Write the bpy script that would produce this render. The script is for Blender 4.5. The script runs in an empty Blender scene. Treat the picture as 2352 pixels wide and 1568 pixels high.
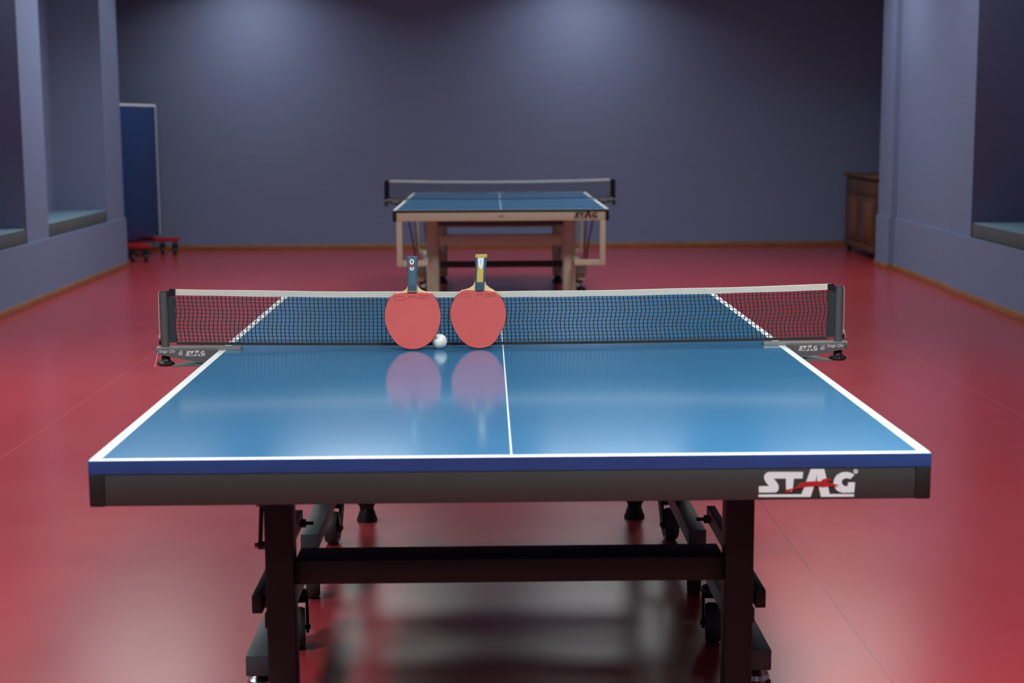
import bpy, bmesh, math, random
from mathutils import Vector, Matrix
random.seed(7)
PI = math.pi
C = bpy.context.scene.collection
scene = bpy.context.scene

# ------------------------------------------------------------------ materials
def mat(name, col, rough=.5, metal=0., spec=.5, noise=0., nscale=(20, 20, 20), bump=0., bscale=None, bdist=.001, coat=0.):
    m = bpy.data.materials.new(name); m.use_nodes = True
    nt = m.node_tree; N = nt.nodes; L = nt.links
    b = N['Principled BSDF']
    b.inputs['Base Color'].default_value = (*col, 1)
    b.inputs['Roughness'].default_value = rough
    b.inputs['Metallic'].default_value = metal
    b.inputs['Specular IOR Level'].default_value = spec
    if coat: b.inputs['Coat Weight'].default_value = coat
    if noise or bump:
        tc = N.new('ShaderNodeTexCoord')
        def nz(scale, det=4):
            mp = N.new('ShaderNodeMapping'); mp.inputs['Scale'].default_value = scale
            L.new(tc.outputs['Object'], mp.inputs['Vector'])
            n = N.new('ShaderNodeTexNoise'); n.inputs['Scale'].default_value = 1; n.inputs['Detail'].default_value = det
            L.new(mp.outputs[0], n.inputs['Vector']); return n
        if noise:
            n = nz(nscale)
            mx = N.new('ShaderNodeMix'); mx.data_type = 'RGBA'
            mx.inputs[6].default_value = (*[c * (1 - noise) for c in col], 1)
            mx.inputs[7].default_value = (*[min(1, c * (1 + noise)) for c in col], 1)
            L.new(n.outputs['Fac'], mx.inputs[0]); L.new(mx.outputs[2], b.inputs['Base Color'])
        if bump:
            n2 = nz(bscale or nscale, 3)
            bp = N.new('ShaderNodeBump'); bp.inputs['Strength'].default_value = bump; bp.inputs['Distance'].default_value = bdist
            L.new(n2.outputs['Fac'], bp.inputs['Height']); L.new(bp.outputs[0], b.inputs['Normal'])
    return m

def wood(name, c1, c2, scale=(3, 3, 40), rough=.45):
    m = mat(name, c1, rough); nt = m.node_tree; N = nt.nodes; L = nt.links
    tc = N.new('ShaderNodeTexCoord'); mp = N.new('ShaderNodeMapping'); mp.inputs['Scale'].default_value = scale
    n = N.new('ShaderNodeTexNoise'); n.inputs['Scale'].default_value = 1; n.inputs['Detail'].default_value = 6; n.inputs['Distortion'].default_value = 1.2
    cr = N.new('ShaderNodeValToRGB'); cr.color_ramp.elements[0].position = .3; cr.color_ramp.elements[1].position = .7
    cr.color_ramp.elements[0].color = (*c1, 1); cr.color_ramp.elements[1].color = (*c2, 1)
    L.new(tc.outputs['Object'], mp.inputs[0]); L.new(mp.outputs[0], n.inputs['Vector']); L.new(n.outputs['Fac'], cr.inputs[0])
    L.new(cr.outputs[0], N['Principled BSDF'].inputs['Base Color'])
    return m

def floor_mat():
    m = mat('red_vinyl', (.31, .02, .03), .30, spec=.9)
    nt = m.node_tree; N = nt.nodes; L = nt.links; b = N['Principled BSDF']
    tc = N.new('ShaderNodeTexCoord')
    n = N.new('ShaderNodeTexNoise'); n.inputs['Scale'].default_value = .9; n.inputs['Detail'].default_value = 5
    L.new(tc.outputs['Object'], n.inputs['Vector'])
    mx = N.new('ShaderNodeMix'); mx.data_type = 'RGBA'
    mx.inputs[6].default_value = (.265, .022, .029, 1); mx.inputs[7].default_value = (.31, .027, .035, 1)
    L.new(n.outputs['Fac'], mx.inputs[0])
    # welded seams between the vinyl sheets, one every 1.5 m
    sx = N.new('ShaderNodeSeparateXYZ'); L.new(tc.outputs['Object'], sx.inputs[0])
    def mth(op, a, bval=None):
        k = N.new('ShaderNodeMath'); k.operation = op
        if hasattr(a, 'links') or hasattr(a, 'is_linked'): L.new(a, k.inputs[0])
        else: k.inputs[0].default_value = a
        if bval is not None: k.inputs[1].default_value = bval
        return k.outputs[0]
    t = mth('ADD', sx.outputs['X'], 2.06 + 30 + .75); t = mth('MODULO', t, 1.5); t = mth('SUBTRACT', t, .75); t = mth('ABSOLUTE', t)
    seam = mth('LESS_THAN', t, .0022)
    mx2 = N.new('ShaderNodeMix'); mx2.data_type = 'RGBA'
    # glare painted into the pale welds; the one right of the table stays dark
    near = mth('LESS_THAN', mth('ABSOLUTE', mth('SUBTRACT', sx.outputs['X'], .94)), .3)
    mx3 = N.new('ShaderNodeMix'); mx3.data_type = 'RGBA'; L.new(near, mx3.inputs[0])
    mx3.inputs[6].default_value = (.46, .10, .10, 1); mx3.inputs[7].default_value = (.10, .006, .010, 1)
    L.new(mx3.outputs[2], mx2.inputs[7])
    sf = mth('MULTIPLY', seam, .55)
    L.new(sf, mx2.inputs[0]); L.new(mx.outputs[2], mx2.inputs[6]); L.new(mx2.outputs[2], b.inputs['Base Color'])
    n2 = N.new('ShaderNodeTexNoise'); n2.inputs['Scale'].default_value = 350; n2.inputs['Detail'].default_value = 2
    L.new(tc.outputs['Object'], n2.inputs['Vector'])
    bp = N.new('ShaderNodeBump'); bp.inputs['Strength'].default_value = .12; bp.inputs['Distance'].default_value = .001
    L.new(n2.outputs['Fac'], bp.inputs['Height']); L.new(bp.outputs[0], b.inputs['Normal'])
    # wear: gloss varies a little over the sheet
    n3 = N.new('ShaderNodeTexNoise'); n3.inputs['Scale'].default_value = 2.2; n3.inputs['Detail'].default_value = 6
    L.new(tc.outputs['Object'], n3.inputs['Vector'])
    mr = N.new('ShaderNodeMapRange'); mr.inputs['To Min'].default_value = .20; mr.inputs['To Max'].default_value = .28
    L.new(n3.outputs['Fac'], mr.inputs['Value']); L.new(mr.outputs[0], b.inputs['Roughness'])
    return m

WALL = (.140, .165, .272)
M = {}
M['wall'] = mat('lilac_wall', WALL, .75, spec=.25, noise=.10, nscale=(2.5, 2.5, 55), bump=.25, bscale=(60, 60, 500), bdist=.002)
M['ceil'] = mat('ceiling_paint', (.52, .56, .57), .9, spec=.2, noise=.02)
M['floor'] = floor_mat()
M['skirt'] = wood('skirting_wood', (.19, .075, .028), (.30, .125, .05), (6, 6, 60))
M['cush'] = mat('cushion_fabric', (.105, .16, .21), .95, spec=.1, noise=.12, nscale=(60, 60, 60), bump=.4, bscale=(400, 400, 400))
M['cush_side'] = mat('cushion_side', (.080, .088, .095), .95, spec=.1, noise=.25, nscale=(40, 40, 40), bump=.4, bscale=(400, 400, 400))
M['rubber_mark'] = mat('rubber_mark', (.40, .05, .05), .5, noise=.05)
M['blue'] = mat('table_blue', (.030, .150, .295), .115, spec=.55, noise=.10, nscale=(3, 1.2, 3), bump=.02, bscale=(90, 90, 90), bdist=.0005)
M['white'] = mat('line_white', (.70, .74, .74), .3, noise=.02, nscale=(30, 30, 30))
M['blue_edge'] = mat('edge_blue', (.013, .034, .13), .42, spec=.35, noise=.2, nscale=(8, 8, 30))
M['apron'] = mat('anodised_grey', (.026, .0255, .0258), .42, spec=.35, noise=.05, nscale=(2, 2, 200))
M['frame'] = mat('dark_steel', (.0095, .0105, .0115), .48, spec=.2, noise=.06, nscale=(12, 12, 12))
M['beam'] = mat('grey_steel', (.032, .042, .047), .42, spec=.4, noise=.06, nscale=(12, 12, 12))
M['black'] = mat('black_plastic', (.009, .009, .010), .45, spec=.3, noise=.1)
M['rubberblk'] = mat('wheel_rubber', (.018, .018, .02), .6, noise=.1)
M['chrome'] = mat('bright_metal', (.55, .55, .54), .25, metal=1., noise=.05)
M['redcap'] = mat('red_plastic', (.30, .01, .014), .4, noise=.05)
M['logo'] = mat('logo_white', (.52, .53, .55), .5, noise=.03)
M['deer'] = mat('deer_red', (.28, .006, .008), .5, noise=.05)
M['post'] = mat('post_grey', (.075, .085, .09), .42, noise=.05)
M['tape'] = mat('canvas_tape', (.60, .58, .51), .9, spec=.1, noise=.10, nscale=(60, 60, 200), bump=.3, bscale=(900, 900, 900))
M['cord'] = mat('net_cord', (.016, .020, .024), .8, noise=.1)
M['sleeve'] = mat('sleeve_cloth', (.034, .043, .045), .9, spec=.1, noise=.1, bump=.3, bscale=(700, 700, 700))
M['bracket'] = mat('bracket_grey', (.088, .092, .095), .42, noise=.05)
M['clamp'] = mat('clamp_grey', (.14, .15, .145), .35, noise=.05)
M['rod_red'] = mat('dull_red_rod', (.15, .055, .055), .45, noise=.05)
M['string'] = mat('string', (.45, .43, .40), .8, noise=.1, nscale=(300, 300, 300))
M['rubber'] = mat('red_rubber', (.60, .10, .095), .5, spec=.4, noise=.05, nscale=(25, 25, 25))
M['rubber_b'] = mat('black_rubber', (.022, .016, .018), .5, noise=.1)
M['ply'] = wood('blade_ply', (.72, .53, .27), (.82, .64, .36), (30, 5, 120), .5)
M['handle'] = mat('handle_teal', (.055, .115, .16), .5, noise=.12, nscale=(200, 200, 20))
M['handle_dk'] = mat('handle_navy', (.035, .075, .11), .5, noise=.12, nscale=(200, 200, 20))
M['yellow'] = mat('handle_yellow', (.62, .42, .085), .5, noise=.08, nscale=(200, 200, 20))
M['brass'] = wood('handle_collar', (.25, .13, .06), (.36, .2, .1), (80, 80, 10))
M['lens'] = mat('lens_white', (.85, .87, .88), .25, noise=.01)
M['lens_red'] = mat('lens_red', (.5, .06, .03), .3, noise=.05)
M['ball'] = mat('ball_white', (.84, .84, .82), .38, noise=.01)
M['ink'] = mat('ink_black', (.02, .02, .02), .5, noise=.05)
M['ink_grey'] = mat('ink_grey', (.33, .33, .33), .5, noise=.05)
M['beige'] = mat('champagne_metal', (.56, .52, .38), .42, noise=.05, nscale=(3, 3, 120))
M['beige_dk'] = mat('grey_green_metal', (.20, .19, .15), .45, noise=.05)
M['brown_bar'] = mat('dark_bar', (.05, .04, .04), .45, noise=.06)
M['wheel_grey'] = mat('wheel_grey', (.42, .42, .40), .45, noise=.05)
M['orange'] = mat('orange_plastic', (.55, .15, .03), .45, noise=.05)
M['panel_blue'] = mat('panel_blue', (.005, .026, .115), .32, noise=.05, nscale=(3, 3, 3))
M['panel_edge'] = mat('panel_edge_white', (.62, .64, .66), .45, noise=.03)
M['red_steel'] = mat('red_steel', (.33, .012, .02), .4, noise=.06)
M['cabinet'] = wood('cabinet_wood', (.060, .024, .009), (.105, .042, .014), (9, 9, 1.6), .4)
M['cab_panel'] = wood('cabinet_panel', (.105, .038, .010), (.17, .062, .018), (9, 9, 1.6), .38)
M['cab_dark'] = mat('cabinet_shadowgap', (.03, .015, .009), .6, noise=.1)

# ------------------------------------------------------------------ mesh helpers
def nb(): return bmesh.new()
def box(bm, x0, x1, y0, y1, z0, z1, bev=0., mi=0, seg=2):
    if x0 > x1: x0, x1 = x1, x0
    if y0 > y1: y0, y1 = y1, y0
    if z0 > z1: z0, z1 = z1, z0
    v = [bm.verts.new((x, y, z)) for z in (z0, z1) for y in (y0, y1) for x in (x0, x1)]
    idx = [(0, 2, 3, 1), (4, 5, 7, 6), (0, 1, 5, 4), (2, 6, 7, 3), (0, 4, 6, 2), (1, 3, 7, 5)]
    fs = [bm.faces.new([v[i] for i in q]) for q in idx]
    for f in fs: f.material_index = mi
    if bev:
        es = list({e for f in fs for e in f.edges})
        r = bmesh.ops.bevel(bm, geom=es, offset=bev, segments=seg, profile=.5, affect='EDGES', clamp_overlap=True)
        for f in r['faces']: f.material_index = mi
    return v
def frame_of(d):
    d = Vector(d).normalized(); a = Vector((0, 0, 1)) if abs(d.z) < .9 else Vector((1, 0, 0))
    u = d.cross(a).normalized(); return u, d.cross(u).normalized(), d
def cyl(bm, p0, p1, r0, r1=None, n=16, mi=0, cap=True):
    r1 = r0 if r1 is None else r1
    p0 = Vector(p0); p1 = Vector(p1); u, w, d = frame_of(p1 - p0)
    A = [bm.verts.new(p0 + (u * math.cos(2 * PI * k / n) + w * math.sin(2 * PI * k / n)) * r0) for k in range(n)]
    B = [bm.verts.new(p1 + (u * math.cos(2 * PI * k / n) + w * math.sin(2 * PI * k / n)) * r1) for k in range(n)]
    for k in range(n):
        f = bm.faces.new((A[k], B[k], B[(k + 1) % n], A[(k + 1) % n])); f.material_index = mi; f.smooth = True
    if cap:
        f = bm.faces.new(A); f.material_index = mi
        f = bm.faces.new(B[::-1]); f.material_index = mi
def tube(bm, pts, r, n=8, mi=0):
    pts = [Vector(p) for p in pts]; rings = []
    for i, p in enumerate(pts):
        d = pts[min(i + 1, len(pts) - 1)] - pts[max(i - 1, 0)]
        u, w, _ = frame_of(d)
        rings.append([bm.verts.new(p + (u * math.cos(2 * PI * k / n) + w * math.sin(2 * PI * k / n)) * r) for k in range(n)])
    for a, b in zip(rings, rings[1:]):
        for k in range(n):
            f = bm.faces.new((a[k], b[k], b[(k + 1) % n], a[(k + 1) % n])); f.material_index = mi; f.smooth = True
    bm.faces.new(rings[0]).material_index = mi; bm.faces.new(rings[-1][::-1]).material_index = mi
def loft(bm, secs, n=24, mi=0, e=2.):
    """secs: (cx, cy, z, half_x, half_y) superellipse rings stacked along z"""
    rings = []
    for cx, cy, z, hx, hy in secs:
        R = []
        for k in range(n):
            t = 2 * PI * k / n; c, s = math.cos(t), math.sin(t)
            R.append(bm.verts.new((cx + hx * math.copysign(abs(c) ** (2 / e), c), cy + hy * math.copysign(abs(s) ** (2 / e), s), z)))
        rings.append(R)
    for a, b in zip(rings, rings[1:]):
        for k in range(n):
            f = bm.faces.new((a[k], a[(k + 1) % n], b[(k + 1) % n], b[k])); f.material_index = mi; f.smooth = True
    bm.faces.new(rings[0][::-1]).material_index = mi; bm.faces.new(rings[-1]).material_index = mi
def lathe(bm, prof, c=(0, 0, 0), axis='z', n=24, mi=0, lob=0, amp=0):
    """prof: (radius, height) from bottom to top"""
    c = Vector(c); rings = []
    for r, h in prof:
        R = []
        for k in range(n):
            t = 2 * PI * k / n; q = r * (1 + (amp * math.cos(lob * t) if lob else 0))
            a, b = q * math.cos(t), q * math.sin(t)
            R.append(bm.verts.new(c + (Vector((a, b, h)) if axis == 'z' else Vector((h, a, b)) if axis == 'x' else Vector((b, h, a)))))
        rings.append(R)
    for a, b in zip(rings, rings[1:]):
        for k in range(n):
            f = bm.faces.new((a[k], a[(k + 1) % n], b[(k + 1) % n], b[k])); f.material_index = mi; f.smooth = True
    bm.faces.new(rings[0][::-1]).material_index = mi; bm.faces.new(rings[-1]).material_index = mi
def prism(bm, poly, fn, d0, d1, mi=0):
    """poly: 2-D outline; fn(u, v, d) -> 3-D point; solid between depth d0 and d1"""
    A = [bm.verts.new(fn(u, v, d0)) for u, v in poly]; B = [bm.verts.new(fn(u, v, d1)) for u, v in poly]
    n = len(poly); f0 = bm.faces.new(A); f1 = bm.faces.new(B[::-1]); f0.material_index = f1.material_index = mi
    for k in range(n):
        f = bm.faces.new((A[k], B[k], B[(k + 1) % n], A[(k + 1) % n])); f.material_index = mi
    f0.normal_update(); f1.normal_update(); bmesh.ops.triangulate(bm, faces=[f0, f1])
XZ = lambda u, v, d: (u, d, v)
XY = lambda u, v, d: (u, v, d)
YZ = lambda u, v, d: (d, u, v)
def smooth_poly(pts, it=2, closed=True):
    for _ in range(it):
        q = []
        n = len(pts)
        for i in range(n):
            a, b = pts[i], pts[(i + 1) % n]
            q += [(a[0] * .75 + b[0] * .25, a[1] * .75 + b[1] * .25), (a[0] * .25 + b[0] * .75, a[1] * .25 + b[1] * .75)]
        pts = q
    return pts
def obj(name, bm, mats, parent=None, ang=35):
    bmesh.ops.recalc_face_normals(bm, faces=bm.faces[:])
    me = bpy.data.meshes.new(name); bm.to_mesh(me); bm.free()
    for m in (mats if isinstance(mats, (list, tuple)) else [mats]): me.materials.append(m)
    for p in me.polygons: p.use_smooth = True
    me.set_sharp_from_angle(angle=math.radians(ang))
    o = bpy.data.objects.new(name, me); C.objects.link(o)
    if parent: o.parent = parent
    return o
def thing(name, label, cat, loc=(0, 0, 0), rot=(0, 0, 0), group=None):
    o = bpy.data.objects.new(name, None); C.objects.link(o); o.empty_display_size = .1
    o.location = loc; o.rotation_euler = rot; o['label'] = label; o['category'] = cat
    if group: o['group'] = group
    return o
def tag(o, label, cat, group=None):
    o['label'] = label; o['category'] = cat
    if group: o['group'] = group
    return o
def struct(name, bm, m, **k):
    o = obj(name, bm, m, **k); o['kind'] = 'structure'; return o
def children(o): return [c for c in C.objects if c.parent == o]
def copy_tree(o, parent=None):
    kids = children(o); c = o.copy(); C.objects.link(c); c.parent = parent
    for ch in kids: copy_tree(ch, c)
    return c
def text_mesh(name, body, size, m, parent, mtx, shear=0., ext=.0003, bold=0., sx=1.):
    cu = bpy.data.curves.new(name, 'FONT'); cu.body = body; cu.size = size; cu.shear = shear; cu.extrude = ext; cu.offset = bold; cu.resolution_u = 3
    t = bpy.data.objects.new(name + '_tmp', cu); C.objects.link(t)
    dg = bpy.context.evaluated_depsgraph_get(); dg.update()
    me = bpy.data.meshes.new_from_object(t.evaluated_get(dg)); me.name = name
    C.objects.unlink(t); bpy.data.objects.remove(t)
    me.transform(Matrix.Diagonal((sx, 1, 1, 1))); me.transform(mtx); me.materials.clear(); me.materials.append(m)
    o = bpy.data.objects.new(name, me); C.objects.link(o); o.parent = parent
    return o
FACE = Matrix.Rotation(PI / 2, 4, 'X')          # text stands upright and faces -Y

# ------------------------------------------------------------------ logo shapes
LS = [(705, 325), (698, 400), (602, 400), (592, 520), (580, 550), (560, 552), (517, 520), (512, 400), (372, 400), (405, 437), (428, 475), (434, 505), (428, 535), (412, 552), (392, 560), (210, 560), (208, 489), (326, 487), (288, 447), (268, 410), (264, 380), (272, 353), (292, 333), (320, 325)]
LA = [(208, 585), (694, 583), (790, 292), (942, 292), (972, 400), (1012, 581), (1290, 583), (1290, 610), (915, 612), (888, 500), (868, 430), (861, 348), (850, 430), (828, 505), (797, 612), (208, 612)]
LG = [(1240, 408), (1287, 358), (1250, 336), (1195, 325), (1140, 332), (1092, 358), (1062, 400), (1052, 445), (1060, 490), (1085, 530), (1120, 554), (1160, 565), (1290, 563), (1296, 446), (1218, 446), (1215, 490), (1185, 490), (1158, 475), (1144, 445), (1152, 415), (1180, 399), (1215, 398)]
LD = [(500, 545), (545, 522), (620, 508), (650, 482), (672, 452), (740, 436), (830, 430), (905, 432), (930, 408), (965, 398), (1000, 403), (1035, 420), (1000, 426), (982, 436), (1003, 450), (1060, 462), (1117, 475), (1062, 480), (1105, 498), (1010, 488), (935, 498), (900, 494), (850, 488), (790, 490), (720, 498), (650, 514), (590, 528), (545, 556), (515, 566)]
def logo(parent, x0, z0, k, y, mlet, mdeer, thick=.0006, rot=0., reg=True, name='logo'):
    ca, sa = math.cos(rot), math.sin(rot)
    def fn(dy):
        def f(u, v, d):
            a, b = (u - 208) * k, (612 - v) * k
            return (x0 + a * ca - b * sa, y - dy - d, z0 + a * sa + b * ca)
        return f
    bm = nb()
    for P in (LS, LG): prism(bm, P, fn(0), 0, thick)
    prism(bm, LA, fn(0), 0, thick)
    if reg:
        R = [(1300 + 25 * math.cos(t * PI / 8), 320 + 25 * math.sin(t * PI / 8)) for t in range(16)]
        r = [(1300 + 15 * math.cos(t * PI / 8), 320 + 15 * math.sin(t * PI / 8)) for t in range(16)]
        for i in range(16):
            j = (i + 1) % 16; prism(bm, [R[i], R[j], r[j], r[i]], fn(0), 0, thick)
        prism(bm, [(1293, 310), (1306, 310), (1308, 320), (1302, 322), (1308, 331), (1303, 331), (1298, 323), (1298, 331), (1293, 331)], fn(0), 0, thick)
    o = obj(name, bm, mlet, parent)
    bm = nb(); prism(bm, LD, fn(thick), 0, thick * .6)
    obj('leaping_deer', bm, mdeer, o)
    return o

# ------------------------------------------------------------------ the room
CEIL = 3.25
def local(x0, y0, ang):
    def place(o): o.location = (x0, y0, 0); o.rotation_euler = (0, 0, ang); return o
    return place
# floor and ceiling
bm = nb(); box(bm, -5.2, 5.2, -5, 14.4, -.1, 0); struct('floor', bm, M['floor'])
bm = nb(); box(bm, -5.2, 5.2, -5, 14.4, CEIL, CEIL + .1); struct('ceiling', bm, M['ceil'])
# back wall, wall behind the camera
bm = nb(); box(bm, -5.2, 5.2, 14.1, 14.4, 0, CEIL); struct('wall_back', bm, M['wall'])
bm = nb(); box(bm, -5.2, 5.2, -5, -4.8, 0, CEIL); struct('wall_front', bm, M['wall'])
bm = nb(); box(bm, -4.55, 4.55, 14.085, 14.1, 0, .055, .003); struct('baseboard_back', bm, M['skirt'])

LZ = .475
# left wall in its own frame: u = 0 on its face, +u into the room; origin at y = 8
PLL = local(-3.527, 8.0, math.radians(.55))
bm = nb()
box(bm, -1.2, .0, -13, 4.22, 0, LZ)                       # seat wall, slightly proud
for a, b in ((.955, 1.555), (-1.6, -1.05), (-4.2, -3.6), (-6.8, -6.2), (-9.4, -8.8)):
    box(bm, -.49, -.018, a, b, LZ, CEIL)                  # piers between the seats
box(bm, -.49, -.018, 3.55, 3.9, LZ, CEIL); box(bm, -.11, -.018, 3.9, 4.22, LZ, CEIL)
box(bm, -1.2, -.49, -13, 3.9, LZ, CEIL)                   # back of the seat recesses
box(bm, -.6, -.018, -13, 4.22, 2.85, CEIL)                # head above them
wl = PLL(struct('wall_left', bm, M['wall']))
# the part of the seat wall that runs behind the end pier is cut back to its nib
bm = nb(); box(bm, .0, .014, -13, 4.22, 0, .052, .003); PLL(struct('baseboard_left', bm, M['skirt']))
bm = nb(); box(bm, -5.2, -4.75, 11.8, 14.3, 0, CEIL); struct('wall_left_alcove', bm, M['wall'])

# right wall, same idea with +u pointing away from the room
PLR = local(3.628, 7.5, math.radians(-1.26))
bm = nb()
box(bm, 0, 1.3, -13, 1.9, 0, LZ)                           # seat wall
box(bm, .022, 1.0, 1.9, 3.78, 0, LZ + .004)                # main pier, foot
box(bm, -.03, 1.0, 3.78, 4.28, 0, LZ + .004)               # end pilaster, foot
box(bm, .018, .52, 1.385, 1.9, LZ, CEIL)
box(bm, .040, 1.0, 1.9, 3.78, LZ, CEIL)
box(bm, -.012, 1.0, 3.78, 4.28, LZ, CEIL)
for a, b in ((-1.2, -.6), (-3.8, -3.2), (-6.4, -5.8), (-9, -8.4)): box(bm, .018, .52, a, b, LZ, CEIL)
box(bm, .52, 1.3, -13, 1.9, LZ, CEIL)
box(bm, .018, .6, -13, 1.9, 2.85, CEIL)
PLR(struct('wall_right', bm, M['wall']))
bm = nb()
box(bm, -.014, 0, -13, 1.9, 0, .052, .003); box(bm, .008, .022, 1.9, 3.766, 0, .052, .003)
box(bm, -.044, -.03, 3.766, 4.28, 0, .052, .003); box(bm, -.03, .022, 3.766, 3.78, 0, .052)
PLR(struct('baseboard_right', bm, M['skirt']))
bm = nb(); box(bm, 4.7, 5.2, 11.6, 14.3, 0, CEIL); struct('wall_right_alcove', bm, M['wall'])

# seat cushions
def cushion(place, u0, u1, v0, v1, label):
    bm = nb(); box(bm, u0, u1, v0, v1, LZ + .001, LZ + .115, .018, seg=3)
    bm.normal_update()
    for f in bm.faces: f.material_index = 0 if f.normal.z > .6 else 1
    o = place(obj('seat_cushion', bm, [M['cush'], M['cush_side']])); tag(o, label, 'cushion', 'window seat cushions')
    # welted seams round the two long edges
    bm = nb()
    for z in (LZ + .012, LZ + .104):
        uu = u1 if place is PLL else u0
        s = 1 if place is PLL else -1
        tube(bm, [(uu - s * .004, v0 + .02, z), (uu - s * .004, v1 - .02, z)], .005, 6)
    obj('piping', bm, M['cush_side'], o)
    return o
cushion(PLL, -.487, -.022, 1.560, 3.545, 'long grey-blue cushion in the left wall recess between the two pale pillars')
cushion(PLL, -.487, -.022, -1.045, .950, 'grey-blue cushion cut off by the left edge of the photo')
cushion(PLR, .024, .517, -.595, 1.380, 'grey-blue cushion in the recess of the right wall')

# ------------------------------------------------------------------ casters
def caster(parent, x, y, ztop, R=.05, w=.03, trail=.028, yaw=0., m_fork=None, m_wheel=None, m_dome=None, hub=None, twin=False, lever=None):
    """hangs below (x, y, ztop), wheel stands on z = 0"""
    m_fork = m_fork or M['black']; m_wheel = m_wheel or M['rubberblk']
    ca, sa = math.cos(yaw), math.sin(yaw)
    mtx = Matrix.Translation((x, y, 0)) @ Matrix.Rotation(yaw, 4, 'Z')
    bm = nb()
    cyl(bm, (0, 0, ztop - .022), (0, 0, ztop), .011, n=12)
    top = min(ztop - .016, 2 * R + .04)
    lathe(bm, [(.030, top - .022), (.033, top - .016), (.030, top - .006), (.018, top), (.006, top + .002)], n=20, mi=1)
    hw = w / 2 + .006
    for s in ((-1, 1) if not twin else (-.25, .25)):
        poly = [(-.026, top - .018), (.026, top - .018), (trail + .020, R + .012), (trail + .012, R - .012), (trail - .012, R - .012), (trail - .024, R + .016)]
        prism(bm, poly, YZ, s * hw - .004, s * hw + .004)
    if not twin: box(bm, -hw - .004, hw + .004, -.022, .022, top - .032, top - .017, .003)
    cyl(bm, (-hw - .008, trail, R), (hw + .008, trail, R), .006, n=10)
    bm.transform(mtx)
    c = obj('caster', bm, [m_fork, m_dome or m_fork], parent)
    def wheel(cx, ww):
        b = nb(); h = ww / 2
        lathe(b, [(R * .30, -h), (R * .62, -h), (R * .70, -h * .7), (R * .78, -h * .7), (R * .9, -h), (R, -h * .55), (R, h * .55), (R * .9, h), (R * .78, h * .7), (R * .70, h * .7), (R * .62, h), (R * .30, h)], (cx, trail, R), 'x', 28)
        for f in b.faces:
            q = f.calc_center_median(); 
            if math.hypot(q.y - trail, q.z - R) < R * .72: f.material_index = 1
        b.transform(mtx); obj('wheel', b, [m_wheel, hub or m_wheel], c)
    if twin:
        wheel(-w * .9, w * .8); wheel(w * .9, w * .8)
    else: wheel(0, w)
    if lever:
        b = nb(); box(b, -.012, .012, trail + .02, trail + R + .028, R + .018, R + .026, .003); b.transform(mtx); obj('brake_lever', b, lever, c)
    return c

# ------------------------------------------------------------------ ping-pong tables
HW, T, LEN = .7625, .76, 2.74
def flip(bm):
    bm.transform(Matrix.Translation((0, LEN, 0)) @ Matrix.Diagonal((1, -1, 1, 1)))
    return bm
def tabletop(parent, far, thick, m_edge):
    bm = nb()
    xs = [-HW, -HW + .02, -.0016, .0016, HW - .02, HW]; ys = [0, .02, 1.3692]
    g = [[bm.verts.new((x, y, T)) for x in xs] for y in ys]
    lo = [[bm.verts.new((x, y, T - thick)) for x in xs] for y in ys]
    for j in range(2):
        for i in range(5):
            f = bm.faces.new((g[j][i], g[j][i + 1], g[j + 1][i + 1], g[j + 1][i])); f.material_index = 1 if (j == 0 or i in (0, 2, 4)) else 0
            f = bm.faces.new((lo[j][i], lo[j + 1][i], lo[j + 1][i + 1], lo[j][i + 1])); f.material_index = 2
    def side(a, b):
        for k in range(len(a) - 1):
            f = bm.faces.new((a[k], b[k], b[k + 1], a[k + 1])); f.material_index = 2
    side(g[0], lo[0]); side(g[-1], lo[-1]); side([r[0] for r in g], [r[0] for r in lo]); side([r[-1] for r in g], [r[-1] for r in lo])
    edge = [e for e in bm.edges if all(abs(v.co.z - T) < 1e-6 for v in e.verts) and (all(v.co.y < 1e-6 for v in e.verts) or all(abs(v.co.x) > HW - 1e-6 for v in e.verts))]
    r = bmesh.ops.bevel(bm, geom=edge, offset=.0016, segments=2, profile=.5, affect='EDGES')
    if far: flip(bm)
    return obj('tabletop', bm, [M['blue'], M['white'], m_edge], parent)

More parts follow.
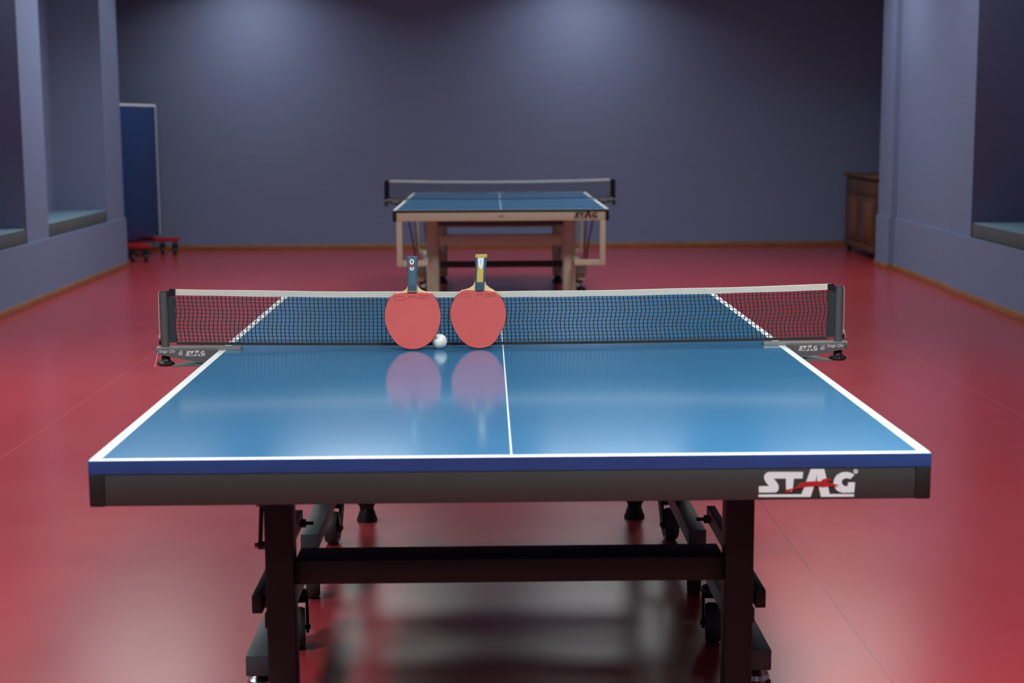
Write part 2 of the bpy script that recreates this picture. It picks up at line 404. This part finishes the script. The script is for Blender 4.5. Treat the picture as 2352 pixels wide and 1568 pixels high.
t1 = thing('ping_pong_table', 'blue ping-pong table with dark grey steel frame, large in the foreground', 'ping-pong table')
AT, AB = .735, .6755
for far in (False, True):
    fx = flip if far else (lambda b: b)
    tabletop(t1, far, .025, M['blue_edge'])
    # apron: end board and two side boards, black plastic corner caps
    bm = nb(); box(bm, -.7345, .7345, .0005, .028, AB, AT, .002); ap = obj('apron', fx(bm), M['apron'], t1)
    for s in (-1, 1):
        bm = nb(); box(bm, s * .7622, s * .736, .0285, 1.26, AB, AT, .002); obj('side_apron', fx(bm), M['apron'], t1)
        bm = nb(); box(bm, s * .763, s * .7345, -.0003, .0285, AB - .001, AT, .003); obj('corner_cap', fx(bm), M['black'], t1)
    for s in (-1, 1):
        # square leg with a cone foot
        bm = nb(); box(bm, s * .4350, s * .4920, .275, .331, .058, AB + .058, .003); lg = obj('leg', fx(bm), M['frame'], t1)
        bm = nb(); box(bm, s * .4395, s * .4875, .279, .327, .046, .0585, .002)
        lathe(bm, [(.036, 0), (.036, .006), (.024, .040), (.022, .0465)], (s * .4635, .303, 0), n=20); obj('foot', fx(bm), M['black'], lg)
        # lower beam that carries the casters
        bm = nb(); box(bm, s * .525, s * .575, .50, 1.25, .165, .212, .0025); obj('base_beam', fx(bm), M['beam'], t1)
        # upper side rail with its locking pin
        bm = nb(); box(bm, s * .5185, s * .5405, .395, 1.11, .342, .381, .002); rl = obj('side_rail', fx(bm), M['frame'], t1)
        bm = nb(); cyl(bm, (s * .519, 1.085, .352), (s * .489, 1.085, .352), .0045, n=10); cyl(bm, (s * .5186, 1.085, .352), (s * .508, 1.085, .352), .011, n=6); obj('locking_pin', fx(bm), M['black'], rl)
        # spacer block from the leg to the rail, and struts that stand on the beam
        bm = nb(); cyl(bm, (s * .4915, .42, .360), (s * .5190, .42, .360), .013, n=14); box(bm, s * .4925, s * .498, .29, .435, .345, .376, .001); obj('spacer', fx(bm), M['frame'], t1)
        if far:
            bm = nb(); box(bm, s * .527, s * .569, .80, .842, .212, .7349, .002); obj('strut', fx(bm), M['frame'], t1)
        # cross bracing to the beam
        bm = nb(); tube(bm, [(s * .53, .62, .212), (s * .53, .62, .342)], .008, 8); obj('strut', fx(bm), M['frame'], t1)
    bm = nb(); box(bm, -.4355, .4355, .297, .395, .434, .484, .003); obj('crossbar', fx(bm), M['frame'], t1)
    bm = nb(); box(bm, -.7355, .7355, 1.20, 1.24, AT - .04, AT - .0002, .002); obj('cross_rail', fx(bm), M['frame'], t1)
    for s in (-1, 1):
        for yy, yw in ((.56, .10 * s), (1.19, -.12 * s)):
            y = LEN - yy if far else yy
            tr = (-.034 if yy > 1 else .03) * (-1 if far else 1)
            caster(t1, s * .55, y, .165, R=.053, w=.040, trail=tr, yaw=yw, m_dome=M['chrome'] if yy < 1 and not far else None)
# folding link rod beside the left front leg
bm = nb(); tube(bm, [(-.502, .32, .600), (-.507, .318, .512)], .0045, 8); lr = obj('link_rod', bm, M['frame'], t1)
for x, z in ((-.502, .597), (-.507, .511)):
    bm = nb(); cyl(bm, (x + .015, .319, z), (x - .004, .319, z), .0085, n=12); cyl(bm, (x - .004, .319, z), (x - .011, .319, z), .0055, n=8, mi=1); obj('bolt', bm, [M['black'], M['redcap']], lr)
lg = logo(t1, .4487, .6815, .000161, .0004, M['logo'], M['deer'], rot=math.radians(-.45))

# far table
t2 = thing('ping_pong_table', 'blue ping-pong table with beige metal frame by the back wall', 'ping-pong table', (.0615, 8.03, 0), (0, 0, math.radians(-.25)))
for far in (False, True):
    fx = flip if far else (lambda b: b)
    tabletop(t2, far, .018, M['black'])
    bm = nb(); box(bm, -.738, .738, .001, .03, .682, .742, .002); obj('apron', fx(bm), M['beige'], t2)
    for s in (-1, 1):
        bm = nb(); box(bm, s * .7615, s * .733, .031, 1.25, .682, .742, .002); obj('side_apron', fx(bm), M['beige'], t2)
        bm = nb(); box(bm, s * .765, s * .738, -.002, .031, .679, .7425, .003); obj('corner_cap', fx(bm), M['black'], t2)
        # rectangular guard frame hanging under the corner
        bm = nb()
        if far: box(bm, s * .708, s * .738, .002, .032, .222, .6822, .003); box(bm, s * .6245, s * .7085, .002, .032, .222, .258, .003); box(bm, s * .6245, s * .66, .002, .46, .222, .258, .003)
        else: box(bm, s * .700, s * .740, .002, .042, .362, .6822, .003); box(bm, s * .52, s * .7005, .002, .042, .362, .402, .003); box(bm, s * .52, s * .56, .0425, .3345, .362, .402, .003)
        obj('guard_frame', fx(bm), M['beige'], t2)
        # thick oval leg on a cone foot
        bm = nb()
        loft(bm, [(s * .500, .37, z, .0475, .040) for z in (.06, .25, .5, .7425)], 28, e=2.8); lg = obj('leg', fx(bm), M['beige'], t2)
        bm = nb(); lathe(bm, [(.050, 0), (.050, .008), (.030, .04), (.028, .0605)], (s * .500, .37, 0), n=20); obj('foot', fx(bm), M['black'], lg)
        # caster beam
        bm = nb(); box(bm, s * .565, s * .625, .44, 1.2, .212, .262, .003); obj('base_beam', fx(bm), M['beige'], t2)
        bm = nb(); box(bm, s * .555, s * .6295, .40, .47, .2622, .36, .003); obj('bracket', fx(bm), M['beige_dk'], t2)
        for yy in (.50, 1.12):
            y = LEN - yy if far else yy
            caster(t2, s * .597, y, .212, R=.060, w=.034, trail=(.03 if yy < 1 else -.03) * (-1 if far else 1), yaw=.1 * s, m_fork=M['black'], m_wheel=M['wheel_grey'], hub=M['wheel_grey'],
                   lever=M['orange'] if (s > 0 and yy < 1 and not far) else None)
        # folding link rods
        for dx, mm in ((.0, M['beige_dk']), (.055, M['rod_red'])):
            bm = nb(); tube(bm, [(s * (.622 + dx), .32, .70), (s * (.618 + dx * .5), .42, .5), (s * (.612 + dx * .25), .455, .32)], .007, 8); obj('link_rod', fx(bm), mm, t2)
    bm = nb(); box(bm, -.455, .455, .345, .395, .480, .560, .004); obj('crossbar', fx(bm), M['beige'], t2)
    bm = nb(); box(bm, -.453, .453, .35, .39, .625, .7418, .003); obj('top_rail', fx(bm), M['brown_bar'], t2)
    if not far: bm = nb(); box(bm, -.60, .60, .96, 1.01, .262, .31, .003); obj('chassis_bar', bm, M['brown_bar'], t2)
lg = logo(t2, .5165, .694, .000152, .0008, M['ink'], M['deer'], thick=.0008, name='logo')
bm = nb()
for a, b in ((-.018, -.008), (-.004, .005), (.009, .020)):
    prism(bm, [(a, .706), (a + .003, .720), (b, .720), (b, .716), (a + .006, .713), (b - .001, .706)], XZ, .0004, .0012)
obj('emblem', bm, M['ink'], t2)

# ------------------------------------------------------------------ nets
def net(loc, rz, label):
    t = thing('table_tennis_net', label, 'net', loc, (0, 0, rz), None)
    X = .8775
    top = lambda x: .1350 + .0130 * (x / X) ** 2
    bot = lambda x: .0100 + .0075 * (x / X) ** 2
    nx, nz = 156, 13
    rnd = random.Random(3)
    ph = [rnd.uniform(-1, 1) for _ in range(nz + 2)]
    def P(i, j):
        x = -X + 2 * X * i / nx; a = j / nz
        z = bot(x) + (top(x) + .002 - bot(x)) * a
        w = math.sin(PI * a)
        zig = .0012 * (1 if j % 2 else -1) * (.5 + .5 * math.sin(x * 5 + 1)) + .0032 * math.sin(a * 9 + x * 2.3 + .7) * math.sin(x * 1.4 + .4) * (w + .3)
        y = .003 * w * math.sin(x * 4 + a * 3)
        z += .0008 * math.sin(x * 23 + j) * w
        return Vector((x + zig, y, z))
    G = [[P(i, j) for j in range(nz + 1)] for i in range(nx + 1)]
    bm = nb()
    for i in range(nx + 1): tube(bm, G[i], .0012, 4)
    for j in range(1, nz): tube(bm, [G[i][j] for i in range(nx + 1)], .00085, 4)
    obj('net_mesh', bm, M['cord'], t)
    # hem along the bottom
    bm = nb()
    def band(fz0, fz1, h, n, x0=-X, x1=X):
        rr = []
        for i in range(n + 1):
            x = x0 + (x1 - x0) * i / n; a, b = fz0(x), fz1(x)
            rr.append([bm.verts.new(q) for q in ((x, -h, a), (x, h, a), (x, h, b), (x, 0, b + .0008), (x, -h, b))])
        for a, b in zip(rr, rr[1:]):
            for k in range(5): bm.faces.new((a[k], a[(k + 1) % 5], b[(k + 1) % 5], b[k]))
        bm.faces.new(rr[0]); bm.faces.new(rr[-1][::-1])
    band(lambda x: bot(x) - .004, lambda x: bot(x) + .003, .0012, 60); obj('hem', bm, M['cord'], t)
    bm = nb(); band(lambda x: top(x) + .0004 * math.sin(x * 31), lambda x: top(x) + .0152 + .0005 * math.sin(x * 17), .0030, 90); obj('top_tape', bm, M['tape'], t)
    for s in (-1, 1):
        bm = nb(); loft(bm, [(s * .9075, 0, .0089, .0103, .0103), (s * .9075, 0, .154, .0103, .0103), (s * .9075, 0, .1575, .0106, .0106)], 20); box(bm, s * .9178, s * .9192, -.003, .003, .0089, .1565); po = obj('post', bm, M['post'], t)
        bm = nb(); loft(bm, [(s * .9075, 0, .1578, .0096, .0096), (s * .9075, 0, .1592, .0096, .0096)], 20); obj('post_cap', bm, M['black'], po)
        bm = nb()
        loft(bm, [(s * .8880, 0, .020, .0115, .0030), (s * .8880, 0, .05, .0095, .0038), (s * .8880, 0, .10, .0098, .0036), (s * .8880, 0, .143, .0100, .0040)], 16, e=3); obj('sleeve', bm, M['sleeve'], t)
        bm = nb(); prism(bm, [(s * .8975, .1560), (s * .8890, .1660), (s * .8755, .1635), (s * .8770, .1460), (s * .8960, .1440)], XZ, -.0055, .0055); obj('tape_end', bm, M['black'], t)
        # bracket: clamp arm over the table edge, shaped plate in front
        bm = nb()
        prism(bm, [(s * .9305, .0050), (s * .9305, -.0070), (s * .9270, -.0095), (s * .8150, -.0335), (s * .8030, -.0345), (s * .7640, -.0345), (s * .7640, .0050)], XZ, -.0185, -.0145)
        prism(bm, [(s * .9305, .0050), (s * .9305, -.0070), (s * .8150, -.0335), (s * .8000, -.0345), (s * .8000, .0050)], XZ, .010, .013)
        box(bm, s * .9305, s * .7640, -.0145, .0105, .0005, .0050)
        br = obj('bracket', bm, M['bracket'], t)
        bm = nb(); prism(bm, [(-.0190, .0006), (.0135, .0006), (.0135, .0068), (.009, .0086), (-.013, .0086), (-.0172, .0068)], lambda u, v, d: (d, u, v), s * .9305, s * .7040); obj('clamp_arm', bm, M['clamp'], br)
        # lower jaw
        bm = nb()
        prism(bm, [(s * .8850, -.050), (s * .7200, -.050), (s * .7200, .045), (s * .8460, .045), (s * .8710, .002)], XY, -.0385, -.0362); obj('lower_jaw', bm, M['bracket'], t)
        # screw with star knob
        bm = nb(); cyl(bm, (s * .9082, -.002, -.0305), (s * .9082, -.002, -.002), .0048, n=12)
        lathe(bm, [(.0105, -.0255), (.0125, -.019), (.0085, -.0155)], (s * .9082, -.002, 0), n=16)
        lathe(bm, [(.010, -.0425), (.019, -.0425), (.0225, -.0395), (.0232, -.036), (.021, -.0325), (.013, -.029), (.0108, -.0245)], (s * .9082, -.002, 0), n=48, lob=8, amp=.035)
        obj('clamp_screw', bm, M['black'], t)
        # tension string and bead chain
        bm = nb(); tube(bm, [(s * .9195, -.001, .158), (s * .9222, -.001, .150), (s * .9228, -.001, .09), (s * .9226, -.001, .040), (s * .9225, -.001, .030)], .0009, 6)
        for k in range(5): tube(bm, [(s * (.9225 + .0025 * math.cos(a)), -.001 + .002 * math.sin(a * 2), .034 + .0035 * math.sin(a) + k * .0008) for a in [q * PI / 5 for q in range(11)]], .0008, 5)
        if s > 0: tube(bm, [(.9235, -.002, .036), (.9275, -.003, .028), (.9275, -.003, .018)], .0008, 5)
        obj('tension_string', bm, M['string'], t)
        bm = nb(); loft(bm, [(s * .9225, -.001, .014, .0028, .0028), (s * .9225, -.001, .027, .0028, .0028)], 12); obj('cord_lock', bm, M['black'], t)
        bm = nb()
        for k in range(17):
            z = .013 - k * .0034; x = s * (.9228 + .0105 * (k / 16) ** 1.5 + (.0095 if k > 1 else 0) * min(1, (k - 1) / 3) * .12)
            bmesh.ops.create_uvsphere(bm, u_segments=8, v_segments=5, radius=.00125, matrix=Matrix.Translation((x, -.0205, z)))
        obj('bead_chain', bm, M['chrome'], t)
        # lettering on the bracket
        yb = -.0187
        if s < 0: sx_, ix, lx = -.9245, -.8715, -.8515
        else: sx_, ix, lx = .8735, .8560, .7975
        text_mesh('lettering', 'Snap On', .0125, M['logo'], br, Matrix.Translation((sx_, yb, -.0058)) @ FACE, shear=.35, bold=.0001, sx=1.02)
        icon = nb()
        box(icon, ix, ix + .0125, yb - .0003, yb + .0003, -.0125, -.0116)
        for k in range(3): prism(icon, [(ix + .001 + k * .004, -.0105), (ix + .0035 + k * .004, -.0105), (ix + .0042 + k * .004, -.0045), (ix + .002 + k * .004, -.0045)], XZ, yb - .0003, yb + .0003)
        prism(icon, [(ix + .006 + .0016 * math.cos(a * PI / 4), -.0015 + .0016 * math.sin(a * PI / 4)) for a in range(8)], XZ, yb - .0003, yb + .0003)
        prism(icon, [(ix + .0085, -.0035), (ix + .0105, -.0035), (ix + .0125, .0005), (ix + .0112, .0008)], XZ, yb - .0003, yb + .0003)
        obj('emblem', icon, M['logo'], br)
        logo(br, lx, -.0150, .0000475, yb + .0003, M['logo'], M['bracket'], thick=.0003, reg=False, name='logo').name
    return t
def flatten_logo():
    """lettering belongs to the bracket; the deer on it becomes a sibling (thing > part > sub-part only)"""
    for o in list(C.objects):
        d = 0; p = o
        while p.parent: d += 1; p = p.parent
        if d > 2:
            o.parent = o.parent.parent
n1 = net((0, 1.37, T), 0, 'net with white tape on the foreground table, two bats leaning on it')
flatten_logo()
n2 = copy_tree(n1)
n2.location = (.0615 + .006, 8.03 + 1.37, T); n2.rotation_euler = (0, 0, math.radians(-.25))
n2['label'] = 'net with white tape and black posts across the beige-framed table at the back'

def recolour(o, names, m):
    for ch in children(o):
        if ch.name.split('.')[0] in names:
            ch.material_slots[0].link = 'OBJECT'; ch.material_slots[0].material = m
        recolour(ch, names, m)
recolour(n2, ('post', 'sleeve', 'bracket'), M['black'])     # this net has black posts and clamps
recolour(n2, ('clamp_arm',), M['clamp'])

# ------------------------------------------------------------------ bats and ball
def bat(name_label, loc, lean, tilt, kind):
    t = thing('table_tennis_bat', name_label, 'table tennis bat', loc, (0, 0, 0), 'red bats leaning on the net')
    t.rotation_mode = 'QUATERNION'
    t.rotation_quaternion = (Matrix.Rotation(-lean, 3, 'X') @ Matrix.Rotation(tilt, 3, 'Y')).to_quaternion()
    k = .0002
    if kind == 'L':
        c0, b0 = 612, 1412
        rub = [(395, 658), (860, 658), (905, 712), (942, 770), (970, 840), (984, 905), (988, 1000), (978, 1080), (952, 1170), (915, 1240), (875, 1292), (830, 1335), (775, 1372), (715, 1398), (650, 1411), (575, 1411), (505, 1396), (440, 1366), (385, 1318), (335, 1255), (290, 1180), (258, 1090), (243, 1000), (246, 910), (263, 830), (292, 760), (335, 705)]
        neckL = [(560, 500), (551, 565), (535, 605), (500, 630), (450, 647), (395, 655)]; neckR = [(860, 655), (800, 645), (740, 622), (700, 590), (681, 560), (668, 500)]
        hs = [(655, 61, .0), (600, 61.5, 0), (520, 62, 0), (430, 64, 0), (340, 68, 0), (260, 73, 0), (200, 76.5, 0), (178, 76.5, 0), (172, 73, 0)]; hc = lambda y: 614 + (655 - y) * .004
    else:
        c0, b0 = 1500, 1392
        rub = [(1290, 628), (1318, 618), (1380, 612), (1450, 618), (1520, 628), (1600, 624), (1680, 634), (1745, 642), (1790, 690), (1832, 745), (1860, 810), (1876, 880), (1880, 930), (1874, 1000), (1858, 1075), (1832, 1140), (1812, 1158), (1795, 1165), (1788, 1205), (1745, 1285), (1690, 1340), (1625, 1375), (1550, 1390), (1470, 1388), (1395, 1367), (1320, 1322), (1262, 1262), (1208, 1180), (1165, 1090), (1140, 1005), (1131, 930), (1140, 850), (1165, 780), (1205, 710), (1245, 660)]
        neckL = [(1472, 440), (1466, 500), (1445, 545), (1405, 578), (1350, 598), (1285, 612), (1262, 640)]; neckR = [(1772, 660), (1720, 615), (1660, 580), (1620, 545), (1600, 500), (1598, 440)]
        hs = [(622, 62, 0), (560, 63, 0), (480, 65, 0), (400, 68, 0), (320, 72, 0), (250, 76, 0), (200, 78, 0), (184, 78.5, 0)]; hc = lambda y: 1528 + (622 - y) * .052
    U = lambda q: ((q[0] - c0) * k, (b0 - q[1]) * k)
    # the bat's own frame is untilted for the second one (its tilt is in the outline)
    body = smooth_poly([U(q) for q in rub], 1)
    bm = nb()
    inner = [U(q) for q in rub if q[1] > 700]
    cx = sum(p[0] for p in inner) / len(inner); cy = sum(p[1] for p in inner) / len(inner)
    left = [p for p in rub if p[0] < c0 - 20 and p[1] > 650]
    outl = [U(q) for q in neckL] + [U(q) for q in [r for r in rub if r[1] > 665 and r not in ((1812, 1158), (1795, 1165))][::-1]] + [U(q) for q in neckR]
    prism(bm, outl, XZ, -.0032, .0032); blade = obj('blade', bm, M['ply'], t)
    bm = nb(); prism(bm, body, XZ, -.0070, -.0033)
    rb = obj('rubber', bm, M['rubber'], t, ang=50)
    bm = nb(); prism(bm, [(cx + (x - cx) * 1.012, cy + (z - cy) * 1.006 + .0004) for x, z in body], XZ, .0033, .0070); obj('backing_rubber', bm, M['rubber_b'], t)
    # dark sponge rim
    bm = nb(); prism(bm, [(cx + (x - cx) * 1.020, cy + (z - cy) * 1.016) for x, z in body if z < .14], XZ, -.0033, -.0046); obj('sponge', bm, M['rubber_b'], t)
    # raised marks moulded into the top of the rubber
    bm = nb()
    if kind == 'L':
        rect = (375, 505, 708, 760); sw = [(545, 745), (575, 715), (605, 700), (600, 735), (625, 705), (650, 700), (668, 735)]; bars = (690, 845, 700, 735)
    else:
        rect = (1285, 1395, 660, 712); sw = [(1460, 705), (1490, 680), (1515, 665), (1510, 700), (1535, 672), (1555, 668), (1572, 700)]; bars = (1600, 1740, 668, 700)
    a, b, c, d = rect
    def line(pts, w=.0006): tube(bm, [(U(p)[0], -.0070, U(p)[1]) for p in pts], w, 5)
    line([(a, c), (b, c)]); line([(a, d), (b, d)]); line([(a, c), (a, d)]); line([(b, c), (b, d)]); line(sw, .0007)
    a, b, c, d = bars
    line([(a, c), (b, c)]); line([(a, d), (b, d)])
    for q in range(5): x = a + (b - a) * (q + .5) / 5; line([(x, c), (x + 8, d)], .0005)
    obj('moulded_mark', bm, M['rubber_mark'], rb)
    # handle
    def hsec(lst, g=1., dz=.011): return [((hc(y) - c0) * k, 0, (b0 - y) * k, w * k * g, (dz + (w - 61) * k * .35) * g) for y, w, _ in lst]
    bm = nb(); loft(bm, hsec(hs), 28, e=3.2); hd = obj('handle', bm, M['handle'], t, ang=60)
    def surf(u, v):   # front skin of the handle at height v
        y = b0 - v / k; ww = min(hs, key=lambda q: abs(q[0] - y))[1]
        return -(.011 + (ww - 61) * k * .35)
    def decal(nm, poly, m, th=.0005, dep=0.):
        b_ = nb(); P = [U(p) for p in poly]; n = len(P)
        A = [b_.verts.new((u, surf(u, v) - th - dep, v)) for u, v in P]; B = [b_.verts.new((u, surf(u, v) + .001, v)) for u, v in P]
        f0 = b_.faces.new(A); f1 = b_.faces.new(B[::-1])
        for i in range(n): b_.faces.new((A[i], B[i], B[(i + 1) % n], A[(i + 1) % n]))
        f0.normal_update(); f1.normal_update(); bmesh.ops.triangulate(b_, faces=[f0, f1]); return obj(nm, b_, m, hd)
    arc = lambda cx_, cy_, rx, ry, a0, a1, n=8: [(cx_ + rx * math.cos(math.radians(a0 + (a1 - a0) * i / n)), cy_ + ry * math.sin(math.radians(a0 + (a1 - a0) * i / n))) for i in range(n + 1)]
    if kind == 'L':
        decal('thumb_rest', [(560, 640)] + arc(612, 600, 50, 48, 180, 360) + [(664, 640)], M['handle_dk'], .0003)
        decal('collar', [(553, 655), (553, 636), (675, 636), (675, 655)], M['brass'], .0004)
        decal('emblem', arc(611, 248, 30, 38, 0, 360, 15)[:-1], M['lens'])
        decal('emblem', arc(611, 334, 28, 32, 0, 360, 15)[:-1], M['lens'])
        decal('emblem_mark', [(588, 300), (600, 282), (618, 296), (634, 286), (632, 316), (614, 330), (604, 318), (592, 334)], M['lens_red'], .0008, .0002)
        decal('emblem_mark', [(597, 232), (618, 226), (626, 238), (612, 250), (628, 262), (606, 268), (600, 250)], M['handle'], .0008, .0002)
        decal('emblem_mark', [(602, 336), (618, 332), (622, 348), (608, 352)], M['handle'], .0008, .0002)
    else:
        bm = nb(); loft(bm, [((hc(y) - c0) * k, 0, (b0 - y) * k, w * k, (.012 + (w - 61) * k * .35)) for y, w in ((186, 80), (178, 82), (150, 82), (141, 80), (138, 76))], 28, e=3.2); obj('end_cap', bm, M['yellow'], hd, ang=60)
        decal('thumb_rest', [(1472, 612)] + arc(1526, 565, 48, 42, 180, 360) + [(1582, 612)], M['handle_dk'], .0003)
        decal('stripe', [(1492, 508), (1496, 400), (1504, 300), (1506, 186), (1586, 186), (1584, 300), (1580, 400), (1572, 508)], M['yellow'], .0004)
        decal('lens', [(1507, 188), (1587, 188), (1584, 250), (1572, 300), (1556, 330), (1543, 336), (1530, 326), (1517, 295), (1509, 250)], M['lens'], .0009)
        decal('lens_mark', [(1541, 210), (1551, 210), (1549, 270), (1545, 280)], M['ink_grey'], .0011)
    return t
bat('red bat with a slate-blue handle and oval emblem, left of the two bats', (-.2415, 1.3255, T + .0024), math.radians(9.3), 0, 'L')
bat('red bat with a yellow-striped handle and yellow end, right of the two bats', (-.0672, 1.3370, T + .0020), math.radians(6.6), 0, 'R')

bt = thing('table_tennis_ball', 'white table tennis ball between the two red bats on the blue table', 'ball', (-.1703, 1.3462, T))
bm = nb(); bmesh.ops.create_uvsphere(bm, u_segments=48, v_segments=28, radius=.02, matrix=Matrix.Translation((0, 0, .02)))
bs = obj('shell', bm, M['ball'], bt, ang=180)
def on_ball(u, v, lift): # u to the right, v up, on the side that faces the camera
    d = Vector((u, -math.sqrt(max(1e-9, .02 ** 2 - u * u - v * v)), v)).normalized()
    return Vector((0, 0, .02)) + d * (.02 + lift)
bm = nb(); tube(bm, [on_ball(-.0078 + .0021 * math.cos(a * PI / 6), .0112 + .0028 * math.sin(a * PI / 6), .0001) for a in range(13)], .0008, 5); obj('stamp', bm, M['ink'], bs)
bm = nb()
for x0 in (-.0028, .0012):
    tube(bm, [on_ball(x0, .0088, .0001), on_ball(x0, .0138, .0001)], .00028, 4)
    for zz in (.0088, .0113, .0138): tube(bm, [on_ball(x0, zz, .0001), on_ball(x0 + .0024, zz, .0001)], .00028, 4)
obj('stamp', bm, M['ink_grey'], bs)

# ------------------------------------------------------------------ folded table in the left alcove
ft = thing('folded_ping_pong_table', 'folded blue ping-pong table on red wheeled frame beside the left pillar', 'ping-pong table', (-3.548, 13.66, 0), (0, 0, math.radians(-8.0)))
# local: +x faces the room, -y towards the viewer
for s, x0 in ((1, -.028), (-1, -.20)):
    bm = nb(); box(bm, x0, x0 + .028, -1.5, .0, .205, 1.585, .002)
    out = x0 + .028 if s > 0 else x0
    p = obj('tabletop', bm, M['panel_blue'], ft)
    bm = nb(); h = .0012 * s
    for a, b, c, d in ((-1.5, 0, 1.565, 1.5855), (-.02, .0, .205, 1.565), (-1.5, -1.48, .205, 1.565)):
        box(bm, out - .004 * s, out + h, a, b, c, d)
    box(bm, x0 - .0006, x0 + .0286, -1.5005, .0005, 1.5845, 1.5875); box(bm, x0 - .0004, x0 + .0284, -.001, .0012, .205, 1.585)
    obj('white_border', bm, M['panel_edge'], p)
    bm = nb()
    xi = x0 - .03 if s > 0 else x0 + .028
    for a, b, c, d in ((-1.44, -.06, 1.46, 1.52), (-1.44, -1.38, .26, 1.46), (-.12, -.06, .26, 1.46), (-1.38, -.12, .80, .85)): box(bm, xi, xi + .03, a, b, c, d, .003)
    obj('frame', bm, M['red_steel'], ft)
for y in (-.115, -.98):
    bm = nb(); box(bm, -.45, .245, y - .022, y + .022, .140, .185, .004); obj('cross_leg', bm, M['red_steel'], ft)
    for x in (.20, .06, -.40):
        caster(ft, x, y, .140, R=.05, w=.036, trail=.03, yaw=.5 if x > .1 else .25, m_fork=M['black'], m_wheel=M['rubberblk'], hub=M['wheel_grey'])
for x in (-.11,):
    bm = nb(); box(bm, x - .03, x + .03, -.98, -.115, .145, .18, .003); obj('chassis_rail', bm, M['red_steel'], ft)
    for y in (-.115, -.98):
        bm = nb(); box(bm, x - .02, x + .02, y - .02, y + .02, .185, .9, .003); obj('chassis_post', bm, M['red_steel'], ft)

# ------------------------------------------------------------------ cabinet in the right alcove
cb = thing('wooden_cabinet', 'low brown wooden cabinet in the right corner beside the back wall', 'cabinet', (3.80, 13.46, 0), (0, 0, math.radians(-1.0)))
# local: front faces -x, runs towards -y
D, Wd, H = .45, 1.35, .83
bm = nb(); box(bm, 0, D, -Wd, 0, .12, H - .05, .003); obj('carcass', bm, M['cabinet'], cb)
bm = nb(); box(bm, -.03, D + .01, -Wd - .02, .02, H - .032, H, .006); obj('cabinet_top', bm, M['cabinet'], cb)
bm = nb(); box(bm, -.004, D - .01, -Wd + .01, -.01, H - .05, H - .032); obj('shadow_gap', bm, M['cab_dark'], cb)
bm = nb(); box(bm, -.02, D, -Wd - .008, .008, .075, .14, .006); obj('plinth', bm, M['cabinet'], cb)
for x in (.03, D - .05):
    for y in (-.06, -Wd + .06):
        bm = nb(); loft(bm, [(x, y, 0, .02, .02), (x, y, .0752, .03, .03)], 12, e=4); obj('leg', bm, M['cab_dark'], cb)
n = 2
for i in range(n):
    y1 = -.03 - i * (Wd - .06) / n; y0 = -.03 - (i + 1) * (Wd - .06) / n + .008
    bm = nb(); box(bm, -.016, .0, y0, y1, .15, .62, .002); d = obj('door', bm, M['cabinet'], cb)
    bm = nb(); box(bm, -.0245, -.016, y0 + .08, y1 - .19, .21, .57, .007); obj('door_panel', bm, M['cab_panel'], d)
bm = nb(); box(bm, -.014, .0, -Wd + .03, -.03, .640, .770, .003); obj('frieze_panel', bm, M['cabinet'], cb)

# ------------------------------------------------------------------ ceiling lamps and added fill panels (above the frame)
def lamp(x, y, e, size=.45, spread=125, col=(.93, 1.0, .985)):
    ld = bpy.data.lights.new('ceiling_lamp_or_fill', 'AREA'); ld.shape = 'DISK'; ld.size = size; ld.energy = e; ld.color = col; ld.spread = math.radians(spread)
    o = bpy.data.objects.new('ceiling_lamp_or_fill', ld); C.objects.link(o); o.location = (x, y, CEIL - .03)
COOL = (.86, .96, 1.0)
for x in (-2.55, .98):
    lamp(x, 9.9, 28, .9, 125, COOL); lamp(x, 5.2, 66, .9, 125); lamp(x, 2.4, 32, .9, 125)
    lamp(x, -.9, 122, .9, 130); lamp(x, -4.0, 30, .9, 130)
    lamp(x, 13.3, 21, .3, 138, (.88, .98, 1.0))
lamp(2.9, 10.9, 24, .6, 135, COOL); lamp(-2.9, 11.75, 10, .6, 135, COOL)
for x in (-1.3, 1.05): lamp(x, 10.2, 8, 1.3, 180)
for x in (-2.7, -.9, .9, 2.7): lamp(x, 8.8, 26, 1.3, 180)  # wide unseen panels added to lay a grey sheen on the floor
w = bpy.data.worlds.new('World'); scene.world = w; w.use_nodes = True
w.node_tree.nodes['Background'].inputs[0].default_value = (.5, .55, .65, 1); w.node_tree.nodes['Background'].inputs[1].default_value = .05

# ------------------------------------------------------------------ camera
def cam():
    yaw, pitch, roll = 1.64184151e-02, 1.42300246e-01, -6.06288303e-03
    f = Vector((math.sin(yaw) * math.cos(pitch), math.cos(yaw) * math.cos(pitch), -math.sin(pitch)))
    r = Vector((math.cos(yaw), -math.sin(yaw), 0)); u = r.cross(f)
    r2 = r * math.cos(roll) + u * math.sin(roll); u2 = -r * math.sin(roll) + u * math.cos(roll)
    cd = bpy.data.cameras.new('camera'); o = bpy.data.objects.new('camera', cd); C.objects.link(o)
    m = Matrix((r2, u2, -f)).transposed().to_4x4(); m.translation = Vector((-.04197701, -2.67535503, 1.35416366)); o.matrix_world = m
    cd.sensor_width = 36; cd.lens = 3475.13606 / 2352 * 36; cd.clip_start = .05
    cd.dof.use_dof = True; cd.dof.focus_distance = 4.05; cd.dof.aperture_fstop = 4.5
    scene.camera = o
cam()
vs = scene.view_settings
vs.view_transform = 'Standard'; vs.look = 'None'; vs.gamma = 1; vs.exposure = 0; vs.use_curve_mapping = False
